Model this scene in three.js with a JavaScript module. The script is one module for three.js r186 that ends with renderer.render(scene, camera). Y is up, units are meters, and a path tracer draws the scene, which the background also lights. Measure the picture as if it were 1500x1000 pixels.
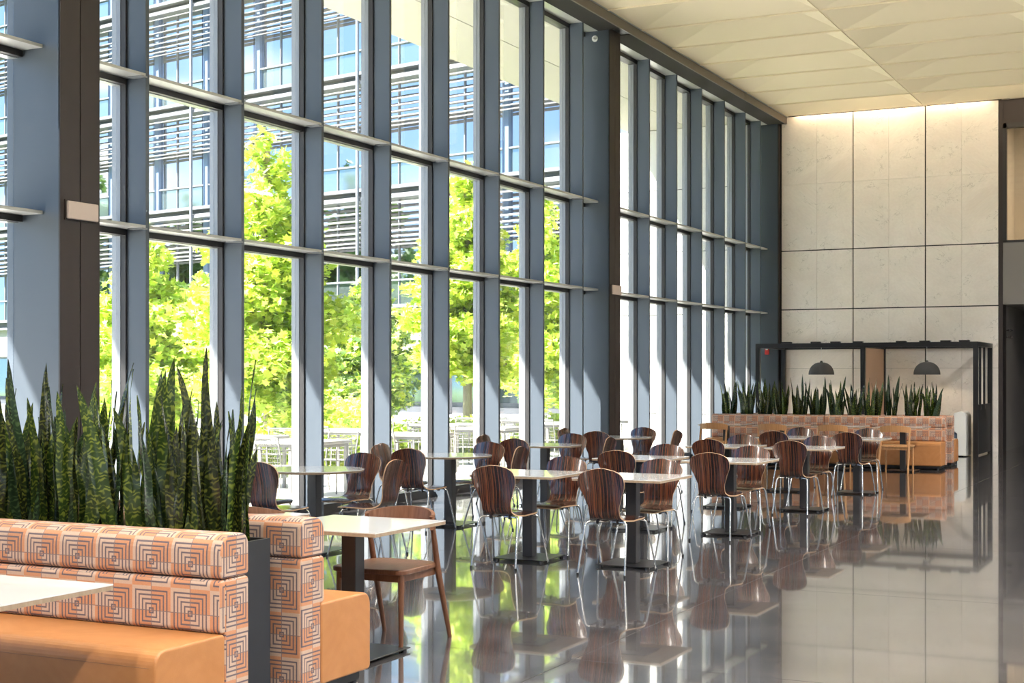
import * as THREE from 'three';
import { RoundedBoxGeometry } from 'three/addons/geometries/RoundedBoxGeometry.js';
import { mergeGeometries } from 'three/addons/utils/BufferGeometryUtils.js';
import { RectAreaLightUniformsLib } from 'three/addons/lights/RectAreaLightUniformsLib.js';
import { createNoise2D, createNoise3D } from 'simplex-noise';

// ---------------------------------------------------------------- camera, sky, sun, exposure
const scene = new THREE.Scene();
const FOCAL = 2102;                                   // pixels, for a 1500 x 1000 frame
const camera = new THREE.PerspectiveCamera(2 * Math.atan(500 / FOCAL) * 180 / Math.PI, 1.5, 0.05, 400);
camera.position.set(0, 1.55, 0);
camera.rotation.y = 26.3 * Math.PI / 180;
camera.setViewOffset(1500, 1000, 0, -51, 1500, 1000); // shift lens: the horizon lies at y = 551

const renderer = new THREE.WebGLRenderer({ antialias: true });
renderer.toneMapping = THREE.LinearToneMapping;
renderer.toneMappingExposure = 1.78;
renderer.shadowMap.enabled = true;
RectAreaLightUniformsLib.init();

const SUN = new THREE.Vector3(-1, 1.76, 1.3).normalize();
// clear sky with scattered fair-weather clouds, the same all round
function skyTexture() {
  const W = 1024, H = 512, d = new Float32Array(W * H * 4), r0 = (seed) => () => { seed = (seed * 16807) % 2147483647; return seed / 2147483647; }, N = createNoise3D(r0(19));
  const ss = (x, a, b) => { const t = Math.min(1, Math.max(0, (x - a) / (b - a))); return t * t * (3 - 2 * t); };
  for (let j = 0; j < H; j++) for (let i = 0; i < W; i++) {
    const el = ((j + 0.5) / H - 0.5) * Math.PI, az = ((i + 0.5) / W - 0.5) * 2 * Math.PI, y = Math.sin(el), k = 1 / (Math.max(y, 0) + 0.22), x = Math.cos(az) * Math.cos(el) * k * 1.7, z = Math.sin(az) * Math.cos(el) * k * 1.7, h = Math.pow(Math.max(0, y), 0.55);
    let s = 0, a = 0.5, f = 1; for (let o = 0; o < 5; o++) { s += a * N(x * f, z * f, o * 3.1); a *= 0.5; f *= 2.1; }
    const c = ss(s, 0.06, 0.42) * ss(y, 0.02, 0.12) * 0.85, o = (j * W + i) * 4, clear = [0.9 - 0.64 * h, 1.32 - 0.62 * h, 1.86 - 0.3 * h], cloud = [1.9, 1.95, 2.0];
    for (let q = 0; q < 3; q++) d[o + q] = clear[q] + (cloud[q] - clear[q]) * c; d[o + 3] = 1;
  }
  const t = new THREE.DataTexture(d, W, H, THREE.RGBAFormat, THREE.FloatType); t.mapping = THREE.EquirectangularReflectionMapping; t.magFilter = THREE.LinearFilter; t.needsUpdate = true; return t;
}
scene.background = skyTexture();
scene.environment = scene.background;

const sun = new THREE.DirectionalLight(new THREE.Color().setRGB(1, 0.95, 0.86), 25.0);
sun.position.copy(SUN).multiplyScalar(70).add(new THREE.Vector3(-15, 0, -18));
sun.target.position.set(-15, 0, -18);
sun.castShadow = true;
sun.shadow.mapSize.set(4096, 4096);
Object.assign(sun.shadow.camera, { left: -45, right: 45, top: 45, bottom: -45, near: 1, far: 160 });
scene.add(sun, sun.target);

// ---------------------------------------------------------------- helpers
const rng = (seed) => () => { seed = (seed + 0x6d2b79f5) | 0; let t = Math.imul(seed ^ (seed >>> 15), 1 | seed); t = (t + Math.imul(t ^ (t >>> 7), 61 | t)) ^ t; return ((t ^ (t >>> 14)) >>> 0) / 4294967296; };
const R = rng(11);
const n2 = createNoise2D(rng(3)), n3 = createNoise3D(rng(5));
const fbm = (x, y, o = 4) => { let s = 0, a = 0.5; for (let i = 0; i < o; i++) { s += a * n2(x, y); x *= 2.03; y *= 2.03; a *= 0.5; } return s; };
const V = (x, y, z) => new THREE.Vector3(x, y, z);
const taken = new Map();
const numbered = (name) => { const k = taken.get(name) ?? 0; taken.set(name, k + 1); return k ? `${name}_${String(k).padStart(3, '0')}` : name; };
const lin = (r, g, b) => new THREE.Color().setRGB(r, g, b);
function shade(o) { o.traverse((c) => { if (c.isMesh) { c.castShadow = true; c.receiveShadow = true; } }); return o; }
function mesh(name, geo, mat, parent) { const m = new THREE.Mesh(geo, mat); m.name = name; m.castShadow = m.receiveShadow = true; if (parent) parent.add(m); return m; }
function thing(name, label, category, pos = [0, 0, 0], turn = 0, group) {
  const g = new THREE.Group(); g.name = numbered(name); g.position.set(...pos); g.rotation.y = turn; scene.add(g);
  g.userData.label = label; g.userData.category = category; if (group) g.userData.group = group; return g;
}
function tag(o, label, category, group) { o.userData.label = label; o.userData.category = category; if (group) o.userData.group = group; return o; }
function structure(name, label, category) { const g = new THREE.Group(); g.name = name; scene.add(g); g.userData.kind = 'structure'; g.userData.label = label; g.userData.category = category; return g; }
function dup(src, pos, turn, label, group) {
  const c = src.clone(); c.name = numbered(src.name.replace(/_\d{3}$/, '')); c.userData = { ...src.userData, label }; if (group) c.userData.group = group;
  c.position.set(...pos); c.rotation.y = turn; scene.add(c); return c;
}
// uv in metres, taken from the side that a face points to
function metreUV(geo, s = 1) {
  const g = geo.index ? geo.toNonIndexed() : geo, p = g.attributes.position, uv = new Float32Array(p.count * 2);
  const a = V(), b = V(), c = V(), n = V();
  for (let i = 0; i < p.count; i += 3) {
    a.fromBufferAttribute(p, i); b.fromBufferAttribute(p, i + 1); c.fromBufferAttribute(p, i + 2);
    n.copy(b).sub(a).cross(c.clone().sub(a));
    const ax = Math.abs(n.x), ay = Math.abs(n.y), az = Math.abs(n.z);
    [a, b, c].forEach((v, k) => {
      const [u, w] = ay >= ax && ay >= az ? [v.x, v.z] : ax >= az ? [v.z, v.y] : [v.x, v.y];
      uv[(i + k) * 2] = u * s; uv[(i + k) * 2 + 1] = w * s;
    });
  }
  g.setAttribute('uv', new THREE.BufferAttribute(uv, 2)); return g;
}
const box = (w, h, d, x = 0, y = 0, z = 0) => metreUV(new THREE.BoxGeometry(w, h, d).translate(x, y, z));
const span = (x0, x1, y0, y1, z0, z1) => box(Math.abs(x1 - x0), Math.abs(y1 - y0), Math.abs(z1 - z0), (x0 + x1) / 2, (y0 + y1) / 2, (z0 + z1) / 2);
const rbox = (w, h, d, r, x = 0, y = 0, z = 0, seg = 3) => metreUV(new RoundedBoxGeometry(w, h, d, seg, r).translate(x, y, z));
const rspan = (x0, x1, y0, y1, z0, z1, r, seg = 3) => rbox(Math.abs(x1 - x0), Math.abs(y1 - y0), Math.abs(z1 - z0), r, (x0 + x1) / 2, (y0 + y1) / 2, (z0 + z1) / 2, seg);
const cyl = (r0, r1, h, x, y, z, n = 16) => new THREE.CylinderGeometry(r0, r1, h, n).translate(x, y, z);
const tube = (pts, r, n = 24, k = 8) => new THREE.TubeGeometry(new THREE.CatmullRomCurve3(pts, false, 'catmullrom', 0.4), n, r, k, false);
const rod = (a, b, r, k = 6) => { const d = b.clone().sub(a), g = new THREE.CylinderGeometry(r, r, d.length(), k); g.applyQuaternion(new THREE.Quaternion().setFromUnitVectors(V(0, 1, 0), d.clone().normalize())); return g.translate((a.x + b.x) / 2, (a.y + b.y) / 2, (a.z + b.z) / 2); };
const clean = (g) => { const o = g.index ? g.toNonIndexed() : g; for (const k of Object.keys(o.attributes)) if (!['position', 'normal', 'uv'].includes(k)) o.deleteAttribute(k); return o; };
const join = (...gs) => mergeGeometries(gs.map(clean));
function canvasTex(w, h, draw, repeat) {
  const c = document.createElement('canvas'); c.width = w; c.height = h; draw(c.getContext('2d'), w, h);
  const t = new THREE.CanvasTexture(c); t.colorSpace = THREE.SRGBColorSpace; t.wrapS = t.wrapT = THREE.RepeatWrapping; if (repeat) t.repeat.set(...repeat); return t;
}
function dataTex(w, h, f, srgb = true, repeat) {          // f(u, v) -> [r, g, b] 0..1
  const d = new Uint8Array(w * h * 4);
  for (let y = 0; y < h; y++) for (let x = 0; x < w; x++) { const c = f(x / w, y / h), i = (y * w + x) * 4; for (let k = 0; k < 3; k++) d[i + k] = Math.max(0, Math.min(255, c[k] * 255)); d[i + 3] = 255; }
  const t = new THREE.DataTexture(d, w, h); t.magFilter = THREE.LinearFilter; t.minFilter = THREE.LinearMipmapLinearFilter; t.generateMipmaps = true; t.needsUpdate = true;
  t.wrapS = t.wrapT = THREE.RepeatWrapping; if (srgb) t.colorSpace = THREE.SRGBColorSpace; if (repeat) t.repeat.set(...repeat); return t;
}
// noise that repeats over the unit square
const loop = (u, v, f, seed = 0, o = 4) => { let s = 0, a = 0.5; for (let i = 0; i < o; i++) { const A = u * Math.PI * 2, B = v * Math.PI * 2, r = f / 6.283; s += a * n3(Math.cos(A) * r + seed, Math.sin(A) * r + Math.cos(B) * r * 1.3, Math.sin(B) * r * 1.3 - seed); f *= 2.05; a *= 0.5; seed += 7.3; } return s; };
const std = (o) => new THREE.MeshStandardMaterial(o);
const phys = (o) => new THREE.MeshPhysicalMaterial(o);

// ---------------------------------------------------------------- materials
const concreteTex = dataTex(1024, 1024, (u, v) => {
  const a = loop(u, v, 5, 1, 5), b = loop(u, v, 22, 9, 4), c = loop(u, v, 90, 4, 2);
  const k = 0.325 + 0.07 * a + 0.03 * b + 0.02 * c; return [k * 1.0, k * 0.975, k * 1.0];
}, true, [1 / 5, 1 / 5]);
const concreteRough = dataTex(512, 512, (u, v) => { const k = 0.13 + 0.05 * loop(u, v, 6, 3, 4) + 0.03 * loop(u, v, 60, 2, 2); return [k, k, k]; }, false, [1 / 5, 1 / 5]);
const concreteBump = dataTex(512, 512, (u, v) => { const k = 0.5 + 0.5 * loop(u, v, 9, 6, 2); return [k, k, k]; }, false, [1 / 5, 1 / 5]);
const veneer = (h1, h2, h3, seed) => dataTex(512, 256, (u, v) => {
  const w = u + 0.006 * n2(u * 6 + seed, v * 2), s = n2(w * 34 + seed, v * 0.5), t = n2(w * 90 + seed * 2, v * 0.7), q = n2(w * 9 + seed, v * 0.3);
  let k = THREE.MathUtils.smoothstep(s + 0.35 * t, -0.45, 0.45); k = Math.min(1, Math.max(0, k * 0.85 + 0.15 * (q + 0.5)));
  const f = 0.06 * n2(w * 260, v * 6), c = h1.map((x, i) => THREE.MathUtils.lerp(x, h2[i], k)); return c.map((x, i) => x + f + (q > 0.45 ? (h3[i] - x) * 0.25 : 0));
});
const plainGrain = (c, amp, seed) => dataTex(256, 256, (u, v) => { const g = n2(u * 40 + seed, v * 2) * 0.6 + n2(u * 130 + seed, v * 4) * 0.4 + n2(u * 8, v) * 0.5; return c.map((x) => x + amp * g); });
const fabricTex = canvasTex(256, 256, (g) => {
  const L = '#665a61', be = '#c3a793', or = '#c58a66';
  [[0, 0, be], [128, 0, or], [0, 128, or], [128, 128, be]].forEach(([x, y, c]) => { g.fillStyle = c; g.fillRect(x, y, 128, 128); });
  g.strokeStyle = L; g.lineWidth = 8.5; g.lineJoin = 'miter';
  for (const r of [12, 35, 58, 81, 104]) g.strokeRect(128 - r, 128 - r, r * 2, r * 2);
  g.strokeStyle = '#7a6a6a'; g.lineWidth = 4; g.beginPath(); g.moveTo(0, 128); g.lineTo(256, 128); g.stroke(); g.beginPath(); g.moveTo(128, 0); g.lineTo(128, 256); g.stroke();
  const r = rng(77);
  for (let i = 0; i < 5000; i++) { g.fillStyle = r() > 0.5 ? 'rgba(255,240,225,0.07)' : 'rgba(40,20,10,0.08)'; g.fillRect(r() * 256, r() * 256, 2.5, 1.5); }
}, [1 / 0.212, 1 / 0.212]);
const weave = dataTex(256, 256, (u, v) => { const k = 0.5 + 0.25 * Math.sin(u * 402) * Math.sin(v * 402) + 0.2 * n2(u * 60, v * 60); return [k, k, k]; }, false, [6, 6]);
const leatherBump = dataTex(256, 256, (u, v) => { const k = 0.5 + 0.5 * loop(u, v, 60, 2, 3); return [k, k, k]; }, false, [3, 3]);
const leatherTex = dataTex(256, 256, (u, v) => { const k = 0.03 * loop(u, v, 8, 5, 4); return [0.70 + k, 0.475 + k, 0.28 + k]; }, true, [1, 1]);
const marbleTex = dataTex(1024, 1024, (u, v) => {
  const w1 = loop(u, v, 4, 2, 4), w2 = loop(u, v, 5, 8, 4), q = loop(u, v, 9, 12, 5);
  const vein = Math.max(0, 1 - Math.abs(q + 0.25 * w1) * 26) * THREE.MathUtils.smoothstep(w2, -0.02, 0.35);
  const k = 0.915 + 0.025 * w1 + 0.02 * loop(u, v, 40, 6, 3) - 0.13 * vein; return [k + 0.012, k - 0.012 + 0.01 * w2, k - 0.035 + 0.01 * w2];
}, true, [1 / 3.1, 1 / 3.1]);
const snakeTex = (a, b, seed) => dataTex(64, 512, (u, v) => {
  const zig = 0.5 * Math.abs(((u * 2.6 + 0.3 * n2(u * 4 + seed, v * 8)) % 1) - 0.5), w = v * 46 + zig * 1.6 + 1.1 * n2(u * 1.5 + seed, v * 9);
  const s = THREE.MathUtils.smoothstep(Math.sin(w * 3.1) * 0.8 + 0.8 * n2(u * 2.2 + seed, v * 11), -0.1, 1.1), t = n2(u * 3 + seed * 3, v * 2) * 0.02;
  return a.map((x, i) => THREE.MathUtils.lerp(x, b[i], Math.min(1, s * 0.85)) + t);
});
const M = {
  floor: phys({ map: concreteTex, roughnessMap: concreteRough, roughness: 1, bumpMap: concreteBump, bumpScale: 0.0006, ior: 1.8, clearcoat: 1, clearcoatRoughness: 0.03 }),
  grout: std({ color: lin(0.2, 0.19, 0.18), roughness: 0.8 }),
  metal: std({ color: lin(0.074, 0.093, 0.118), roughness: 0.42, metalness: 0.15 }),
  bronze: std({ color: lin(0.026, 0.018, 0.018), roughness: 0.6, metalness: 0 }),  // dark brown metal; on the columns its brown stands in for warm reflections
  fascia: std({ color: lin(0.17, 0.145, 0.12), roughness: 0.5 }),
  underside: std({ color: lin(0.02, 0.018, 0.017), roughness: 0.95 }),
  gasket: std({ color: lin(0.022, 0.021, 0.022), roughness: 0.5 }),
  silver: std({ color: lin(0.24, 0.255, 0.27), roughness: 0.35, metalness: 0.4 }),
  shelf: std({ color: lin(0.5, 0.51, 0.5), roughness: 0.35, metalness: 0.2 }),
  glass: phys({ color: lin(0.88, 0.885, 0.885), roughness: 0, transmission: 1, thickness: 0, ior: 1.5 }),
  ceiling: std({ color: lin(0.88, 0.77, 0.57), roughness: 0.85 }),
  soffit: std({ color: lin(0.44, 0.43, 0.37), roughness: 0.8 }),
  marble: phys({ map: marbleTex, roughness: 0.35 }),
  dark: std({ color: lin(0.02, 0.02, 0.022), roughness: 0.5 }),
  greywall: std({ color: lin(0.22, 0.205, 0.2), roughness: 0.6 }),
  plaster: std({ color: lin(0.62, 0.57, 0.5), roughness: 0.9 }),
  white: std({ color: lin(0.78, 0.78, 0.77), roughness: 0.55 }),
  shellDark: phys({ map: veneer([0.085, 0.042, 0.033], [0.36, 0.185, 0.12], [0.56, 0.35, 0.2], 4), roughness: 0.26, clearcoat: 0.7, clearcoatRoughness: 0.08 }),
  shellEdge: std({ color: lin(0.42, 0.27, 0.16), roughness: 0.6 }),
  chrome: std({ color: lin(0.5, 0.5, 0.5), roughness: 0.16, metalness: 1 }),
  black: std({ color: lin(0.012, 0.012, 0.014), roughness: 0.3 }),
  post: std({ color: lin(0.028, 0.027, 0.028), roughness: 0.36 }),
  tabletop: phys({ color: lin(0.74, 0.74, 0.73), roughness: 0.12, clearcoat: 0.4, clearcoatRoughness: 0.03 }),
  tableEdge: std({ map: plainGrain([0.62, 0.54, 0.45], 0.04, 3), roughness: 0.6 }),
  walnut: std({ map: plainGrain([0.42, 0.27, 0.18], 0.05, 1), roughness: 0.45 }),
  oak: std({ map: plainGrain([0.70, 0.51, 0.33], 0.05, 2), roughness: 0.45 }),
  fabric: std({ map: fabricTex, bumpMap: weave, bumpScale: 0.0006, roughness: 0.9 }),
  leather: phys({ map: leatherTex, bumpMap: leatherBump, bumpScale: 0.0004, roughness: 0.42 }),
  piping: std({ color: lin(0.28, 0.14, 0.07), roughness: 0.7 }),
  soil: std({ color: lin(0.03, 0.022, 0.016), roughness: 1 }),
  snake: [snakeTex([0.13, 0.165, 0.075], [0.38, 0.39, 0.15], 1), snakeTex([0.13, 0.19, 0.12], [0.27, 0.35, 0.21], 5), snakeTex([0.17, 0.24, 0.10], [0.46, 0.50, 0.18], 9)].map((m) => phys({ map: m, roughness: 0.22, side: THREE.DoubleSide })),
  felt: std({ color: lin(0.085, 0.087, 0.095), roughness: 0.9 }),
  peach: std({ color: lin(0.55, 0.36, 0.25), roughness: 0.7 }),
  blueFabric: std({ color: lin(0.13, 0.17, 0.22), roughness: 0.95 }),
  red: std({ color: lin(0.5, 0.03, 0.03), roughness: 0.5 }),
  box: std({ color: lin(0.66, 0.55, 0.5), roughness: 0.6 }),
  paving: std({ map: dataTex(512, 512, (u, v) => { const k = 0.80 + 0.05 * loop(u, v, 6, 2, 4) + 0.03 * loop(u, v, 70, 8, 2); return [k, k * 0.985, k * 0.95]; }, true, [1 / 4, 1 / 4]), roughness: 0.9 }),
  wing: std({ color: lin(0.7, 0.7, 0.68), roughness: 0.7 }),
  facadeMetal: std({ color: lin(0.2, 0.215, 0.235), roughness: 0.45, metalness: 0.2 }),
  facadeBlue: std({ color: lin(0.14, 0.2, 0.3), roughness: 0.5, metalness: 0.2 }),
  louver: std({ color: lin(0.2, 0.2, 0.2), roughness: 0.6 }),
  facadeGlass: std({ color: lin(0.6, 0.62, 0.65), roughness: 0.02, metalness: 1 }),
  spandrelGlass: std({ color: lin(0.4, 0.5, 0.5), roughness: 0.06, metalness: 0.9 }),
  concreteBand: std({ color: lin(0.36, 0.365, 0.38), roughness: 0.8 }),
  patioMetal: std({ color: lin(0.2, 0.2, 0.185), roughness: 0.5 }),
  patioTop: std({ color: lin(0.3, 0.3, 0.285), roughness: 0.5 }),
  bark: std({ map: plainGrain([0.56, 0.53, 0.49], 0.08, 8), roughness: 0.9 }),
  foliage: phys({ color: lin(1, 1, 1), roughness: 0.7, transmission: 0.45, thickness: 0, side: THREE.DoubleSide }),
};

// ---------------------------------------------------------------- the room
const ZB = -30.75, ZF = 5.0, XR = 3.3, XG = -9.25, XFIN = -8.9, CEIL = 7.2;
{
  const f = structure('floor', 'polished grey concrete floor with saw-cut joints and mirror sheen', 'floor');
  mesh('joint_bed', span(-9.3, XR + 0.3, -0.3, -0.004, ZF + 0.3, ZB - 6.5), M.grout, f);
  const S = 3.05, x0 = -9.28;
  for (let i = 0; i < 5; i++) for (let j = 0; j < 12; j++) {
    const a = x0 + i * S, b = Math.min(a + S, XR + 0.28), c = ZF - j * S, d = Math.max(c - S, ZB - 0.02); if (c <= ZB || a >= XR) continue;
    mesh('concrete_slab', span(a + 0.003, b - 0.003, -0.1, 0, c - 0.003, d + 0.003), M.floor, f);
  }
}
{ // folded ceiling panels
  const c = structure('ceiling', 'cream ceiling of folded facet panels in long rows', 'ceiling');
  const W = 2.95, P = 1.45, a = 1.93, a2 = 0.9, h = 0.32, g = 0.03;
  const A = V(g, 0, 0), B = V(a, h, 0), C = V(W - a2, h, 0), D = V(W - g, 0, 0), E = V(g, 0, -P), F = V(W - g, 0, -P), T = 0.35;
  const tri = []; const quad = (p, q, r, s) => tri.push(p, q, r, p, r, s);
  tri.push(A, E, B); quad(B, E, F, C); tri.push(C, F, D); quad(A, B, C, D);
  const At = V(g, T, 0), Dt = V(W - g, T, 0), Et = V(g, T, -P), Ft = V(W - g, T, -P); quad(At, Dt, Ft, Et); quad(A, At, Et, E); quad(D, F, Ft, Dt); quad(E, Et, Ft, F);
  const geo = new THREE.BufferGeometry().setFromPoints(tri); geo.computeVertexNormals(); metreUV(geo);
  const lip = span(g, W - g, -0.024, 0.0, -P + 0.002, -P + 0.016);
  for (let i = 0; i < 4; i++) for (let j = 0; j < 25; j++) { const m = mesh('ceiling_panel', geo, M.ceiling, c); m.position.set(-8.5 + i * W, CEIL, ZB + 0.12 + (j + 1) * P); if (j) mesh('edge_lip', lip, M.ceiling, c).position.copy(m.position); }
  for (let i = 1; i < 4; i++) mesh('joint_strip', span(-8.5 + i * W - 0.035, -8.5 + i * W + 0.035, CEIL + 0.012, CEIL + 0.1, ZB, ZF), M.ceiling, c);
  mesh('roof_slab', span(-9.3, XR + 0.3, CEIL + 0.36, CEIL + 0.7, ZF + 0.6, ZB - 3.5), M.plaster, c);
  mesh('edge_strip', span(-8.56, -8.47, CEIL - 0.005, CEIL + 0.14, ZB, ZF), M.shelf, c);
}
{ // marble wall at the end: panels with dark reveals
  const w = structure('wall_back', 'pale veined stone panel wall with thin dark reveals', 'wall');
  mesh('wall_core', span(-9.3, -4.08, 0, CEIL + 0.4, ZB - 0.03, ZB - 0.4), M.dark, w);
  const xs = [-8.63, -7.06, -5.55, -4.08], ys = [[0, 1.72], [1.72, 3.0], [3.0, 4.28], [4.28, 5.72], [5.72, CEIL]], dark = new Set([3.0, 4.28]);
  for (let i = 0; i < 3; i++) for (let k = 0; k < 2; k++) {
    const m = (xs[i] + xs[i + 1]) / 2, a = k ? m + 0.0015 : xs[i] + 0.012, b = k ? xs[i + 1] - 0.012 : m - 0.0015;
    for (const [y0, y1] of ys) {
      const g = span(a, b, y0 + (dark.has(y0) ? 0.012 : 0.0015), y1 - (dark.has(y1) ? 0.012 : 0.0015), ZB, ZB - 0.028), uv = g.attributes.uv, ox = R() * 3, oy = R() * 3;
      for (let q = 0; q < uv.count; q++) uv.setXY(q, uv.getX(q) + ox, uv.getY(q) + oy);
      mesh('stone_panel', g, M.marble, w);
    }
  }
  // right of the stone: metal cladding, an upper interior window and a dark doorway
  mesh('cladding_edge', span(-4.08, -4.0, 0, CEIL, ZB + 0.01, ZB - 0.5), M.bronze, w);
  mesh('cladding_header', span(-4.0, XR, 6.72, CEIL, ZB + 0.005, ZB - 0.3), M.bronze, w);
  mesh('cladding_panel', span(-4.0, -1.2, 3.02, 4.28, ZB, ZB - 0.3), M.greywall, w);
  mesh('cladding_panel', span(-1.18, XR, 0, 4.28, ZB, ZB - 0.3), M.greywall, w);
  const w4 = structure('window_4', 'upper interior window beside the stone wall', 'window');
  mesh('frame', join(span(-4.0, -3.93, 4.28, 6.72, ZB + 0.01, ZB - 0.12), span(-4.0, XR, 6.62, 6.72, ZB + 0.01, ZB - 0.12), span(-4.0, XR, 4.28, 4.33, ZB + 0.01, ZB - 0.12)), M.gasket, w4);
  mesh('pane', span(-3.93, XR, 4.33, 6.62, ZB - 0.05, ZB - 0.06), M.glass, w4);
  const u = structure('wall_upper_room', 'plain warm plaster room behind the upper window', 'wall');
  mesh('back_wall', span(-4.4, XR + 0.3, 4.0, CEIL + 0.4, ZB - 2.6, ZB - 2.8), M.plaster, u);
  mesh('side_wall', span(-4.3, -4.1, 4.0, CEIL + 0.4, ZB - 0.4, ZB - 2.7), M.plaster, u);
  mesh('side_wall', span(XR, XR + 0.3, 4.0, CEIL + 0.4, ZB - 0.3, ZB - 2.7), M.plaster, u);
  mesh('room_floor', span(-4.4, XR + 0.3, 3.9, 4.1, ZB - 0.3, ZB - 2.8), M.plaster, u);
  const d = structure('door_1', 'tall black doors at the end of a dark recess', 'door');
  mesh('recess_side', span(-4.3, -4.0, 0, 3.9, ZB - 0.5, ZB - 6.4), M.greywall, d); mesh('recess_side', span(-1.18, -0.9, 0, 3.9, ZB - 0.3, ZB - 6.4), M.greywall, d);
  mesh('recess_ceiling', span(-4.3, -0.9, 3.02, 3.3, ZB - 0.3, ZB - 6.4), M.greywall, d); mesh('recess_floor', span(-4.0, -1.18, -0.1, 0, ZB - 0.03, ZB - 6.4), M.floor, d);
  mesh('door_leaf', span(-4.0, -2.62, 0.01, 3.02, ZB - 6.3, ZB - 6.36), M.black, d); mesh('door_leaf', span(-2.6, -1.18, 0.01, 3.02, ZB - 6.3, ZB - 6.36), M.black, d);
  mesh('handle', rod(V(-2.75, 0.9, ZB - 6.25), V(-2.75, 1.5, ZB - 6.25), 0.015), M.chrome, d);
  const h = structure('trim_1', 'dark wall bracket lights beside the doorway', 'bracket');
  for (const y of [2.36, 2.5]) { mesh('bracket', join(cyl(0.035, 0.035, 0.05, -3.93, y, ZB - 0.45, 12), rod(V(-3.99, y, ZB - 0.45), V(-3.86, y, ZB - 0.45), 0.014)), M.bronze, h); }
}
{ // unseen opposite side of the hall, glazed here to light the ends of the booths
  const w = structure('wall_right', 'unseen plain plaster side wall with tall openings for daylight', 'wall');
  mesh('wall_base', span(XR, XR + 0.3, 0, 0.4, ZF + 0.3, ZB - 0.3), M.plaster, w); mesh('wall_head', span(XR, XR + 0.3, 4.6, CEIL + 0.4, ZF + 0.3, ZB - 0.3), M.plaster, w);
  const g = structure('window_6', 'unseen tall side windows between plaster piers, placed to light the booth ends', 'window');  // out of view, sky light through these reaches faces turned to the aisle
  for (let i = 0; i < 9; i++) {
    const z = ZF - i * 4.4;
    if (i % 2 && i < 8) { mesh('wall_pier', span(XR, XR + 0.3, 0.4, 4.6, z - 0.9, z - 3.5), M.plaster, w); }
    mesh('wall_pier', span(XR, XR + 0.3, 0.4, 4.6, i ? z + 1.0 : ZF + 0.3, i === 8 ? ZB - 0.3 : z - 1.0), M.plaster, w);
    if (i < 8 && !(i % 2)) { mesh('pane', span(XR + 0.14, XR + 0.15, 0.44, 4.56, z - 1.02, z - 3.38), M.glass, g); mesh('frame', span(XR + 0.1, XR + 0.2, 0.4, 0.44, z - 1.0, z - 3.4), M.gasket, g); mesh('frame', span(XR + 0.1, XR + 0.2, 4.56, 4.6, z - 1.0, z - 3.4), M.gasket, g); mesh('frame', span(XR + 0.1, XR + 0.2, 0.44, 4.56, z - 2.18, z - 2.22), M.gasket, g); }
  }
}
{ const w = structure('wall_front', 'unseen end wall behind the near booths, dark grey to limit bounce light', 'wall'); mesh('wall_panel', span(-9.3, XR + 0.3, 0, CEIL + 0.4, ZF, ZF + 0.3), M.greywall, w); }  // out of view; kept dark so less light bounces onto the chair backs

// ---------------------------------------------------------------- window wall
const LEVELS = [0.1, 2.93, 4.33, 7.05];
function windowWall(name, label, zs, zStart, zEnd) {
  const w = structure(name, label, 'window');
  const finG = span(XFIN, -9.12, 0, 7.05, 0.024, -0.024), gasG = span(-9.12, -9.18, 0, 7.05, 0.045, -0.045), silG = span(-9.18, -9.28, 0, 7.05, 0.05, -0.05);
  for (const z of zs) {
    mesh('mullion_fin', finG, M.metal, w).position.z = z; mesh('gasket', gasG, M.gasket, w).position.z = z; mesh('outer_frame', silG, M.silver, w).position.z = z;
  }
  const e = [zStart, ...zs, zEnd];
  for (let i = 0; i + 1 < e.length; i++) {
    const a = e[i] - (i ? 0.05 : 0), b = e[i + 1] + (i + 2 < e.length ? 0.05 : 0);
    for (let k = 0; k < 3; k++) mesh('pane', span(-9.222, -9.232, LEVELS[k] + (k ? 0.02 : 0), LEVELS[k + 1] - 0.02, a, b), M.glass, w);
    for (const y of [LEVELS[1], LEVELS[2]]) {
      mesh('shelf_transom', span(XFIN + 0.004, -9.12, y - 0.014, y + 0.014, a + (i ? 0.022 : 0), b - 0.022), M.shelf, w);
      mesh('gasket', span(-9.12, -9.18, y - 0.07, y + 0.02, a, b), M.gasket, w);
      mesh('outer_frame', span(-9.18, -9.28, y - 0.075, y + 0.025, a, b), M.silver, w);
      if (i + 2 < e.length) mesh('bracket', span(XFIN + 0.02, -9.05, y - 0.026, y - 0.014, b - 0.03, b + 0.05), M.silver, w);
    }
    mesh('sill', join(span(-9.1, -9.3, 0, 0.1, a, b)), M.gasket, w);
    mesh('head_plate', span(XFIN, -9.3, 7.05, 7.09, a + 0.05, b - 0.05), M.shelf, w);
    mesh('head_frame', span(-9.12, -9.28, 6.98, 7.05, a, b), M.gasket, w);
  }
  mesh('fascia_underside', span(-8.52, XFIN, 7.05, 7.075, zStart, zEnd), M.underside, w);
  const nf = Math.max(1, Math.round((zStart - zEnd) / 2.9)); for (let i = 0; i < nf; i++) mesh('fascia_panel', span(-8.5, -8.53, 7.05, CEIL, zStart - (zStart - zEnd) * i / nf - 0.006, zStart - (zStart - zEnd) * (i + 1) / nf + 0.006), M.fascia, w);
  mesh('fascia_core', span(-8.54, XFIN, 7.08, CEIL + 0.36, zStart, zEnd), M.gasket, w);
  mesh('fascia', span(XFIN, -9.3, 7.09, CEIL + 0.4, zStart, zEnd), M.bronze, w);
  return w;
}
const range = (a, s, n) => Array.from({ length: n }, (_, i) => a - s * i);
windowWall('window_1', 'tall glazed bay with deep blue-grey fins beside the near column', range(-10.4, 1.443, 8), -9.55, -21.1);
windowWall('window_2', 'tall glazed bay with close fins next to the stone wall', range(-22.0, 1.4, 6).concat([-30.1]), -21.55, -30.7);
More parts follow.
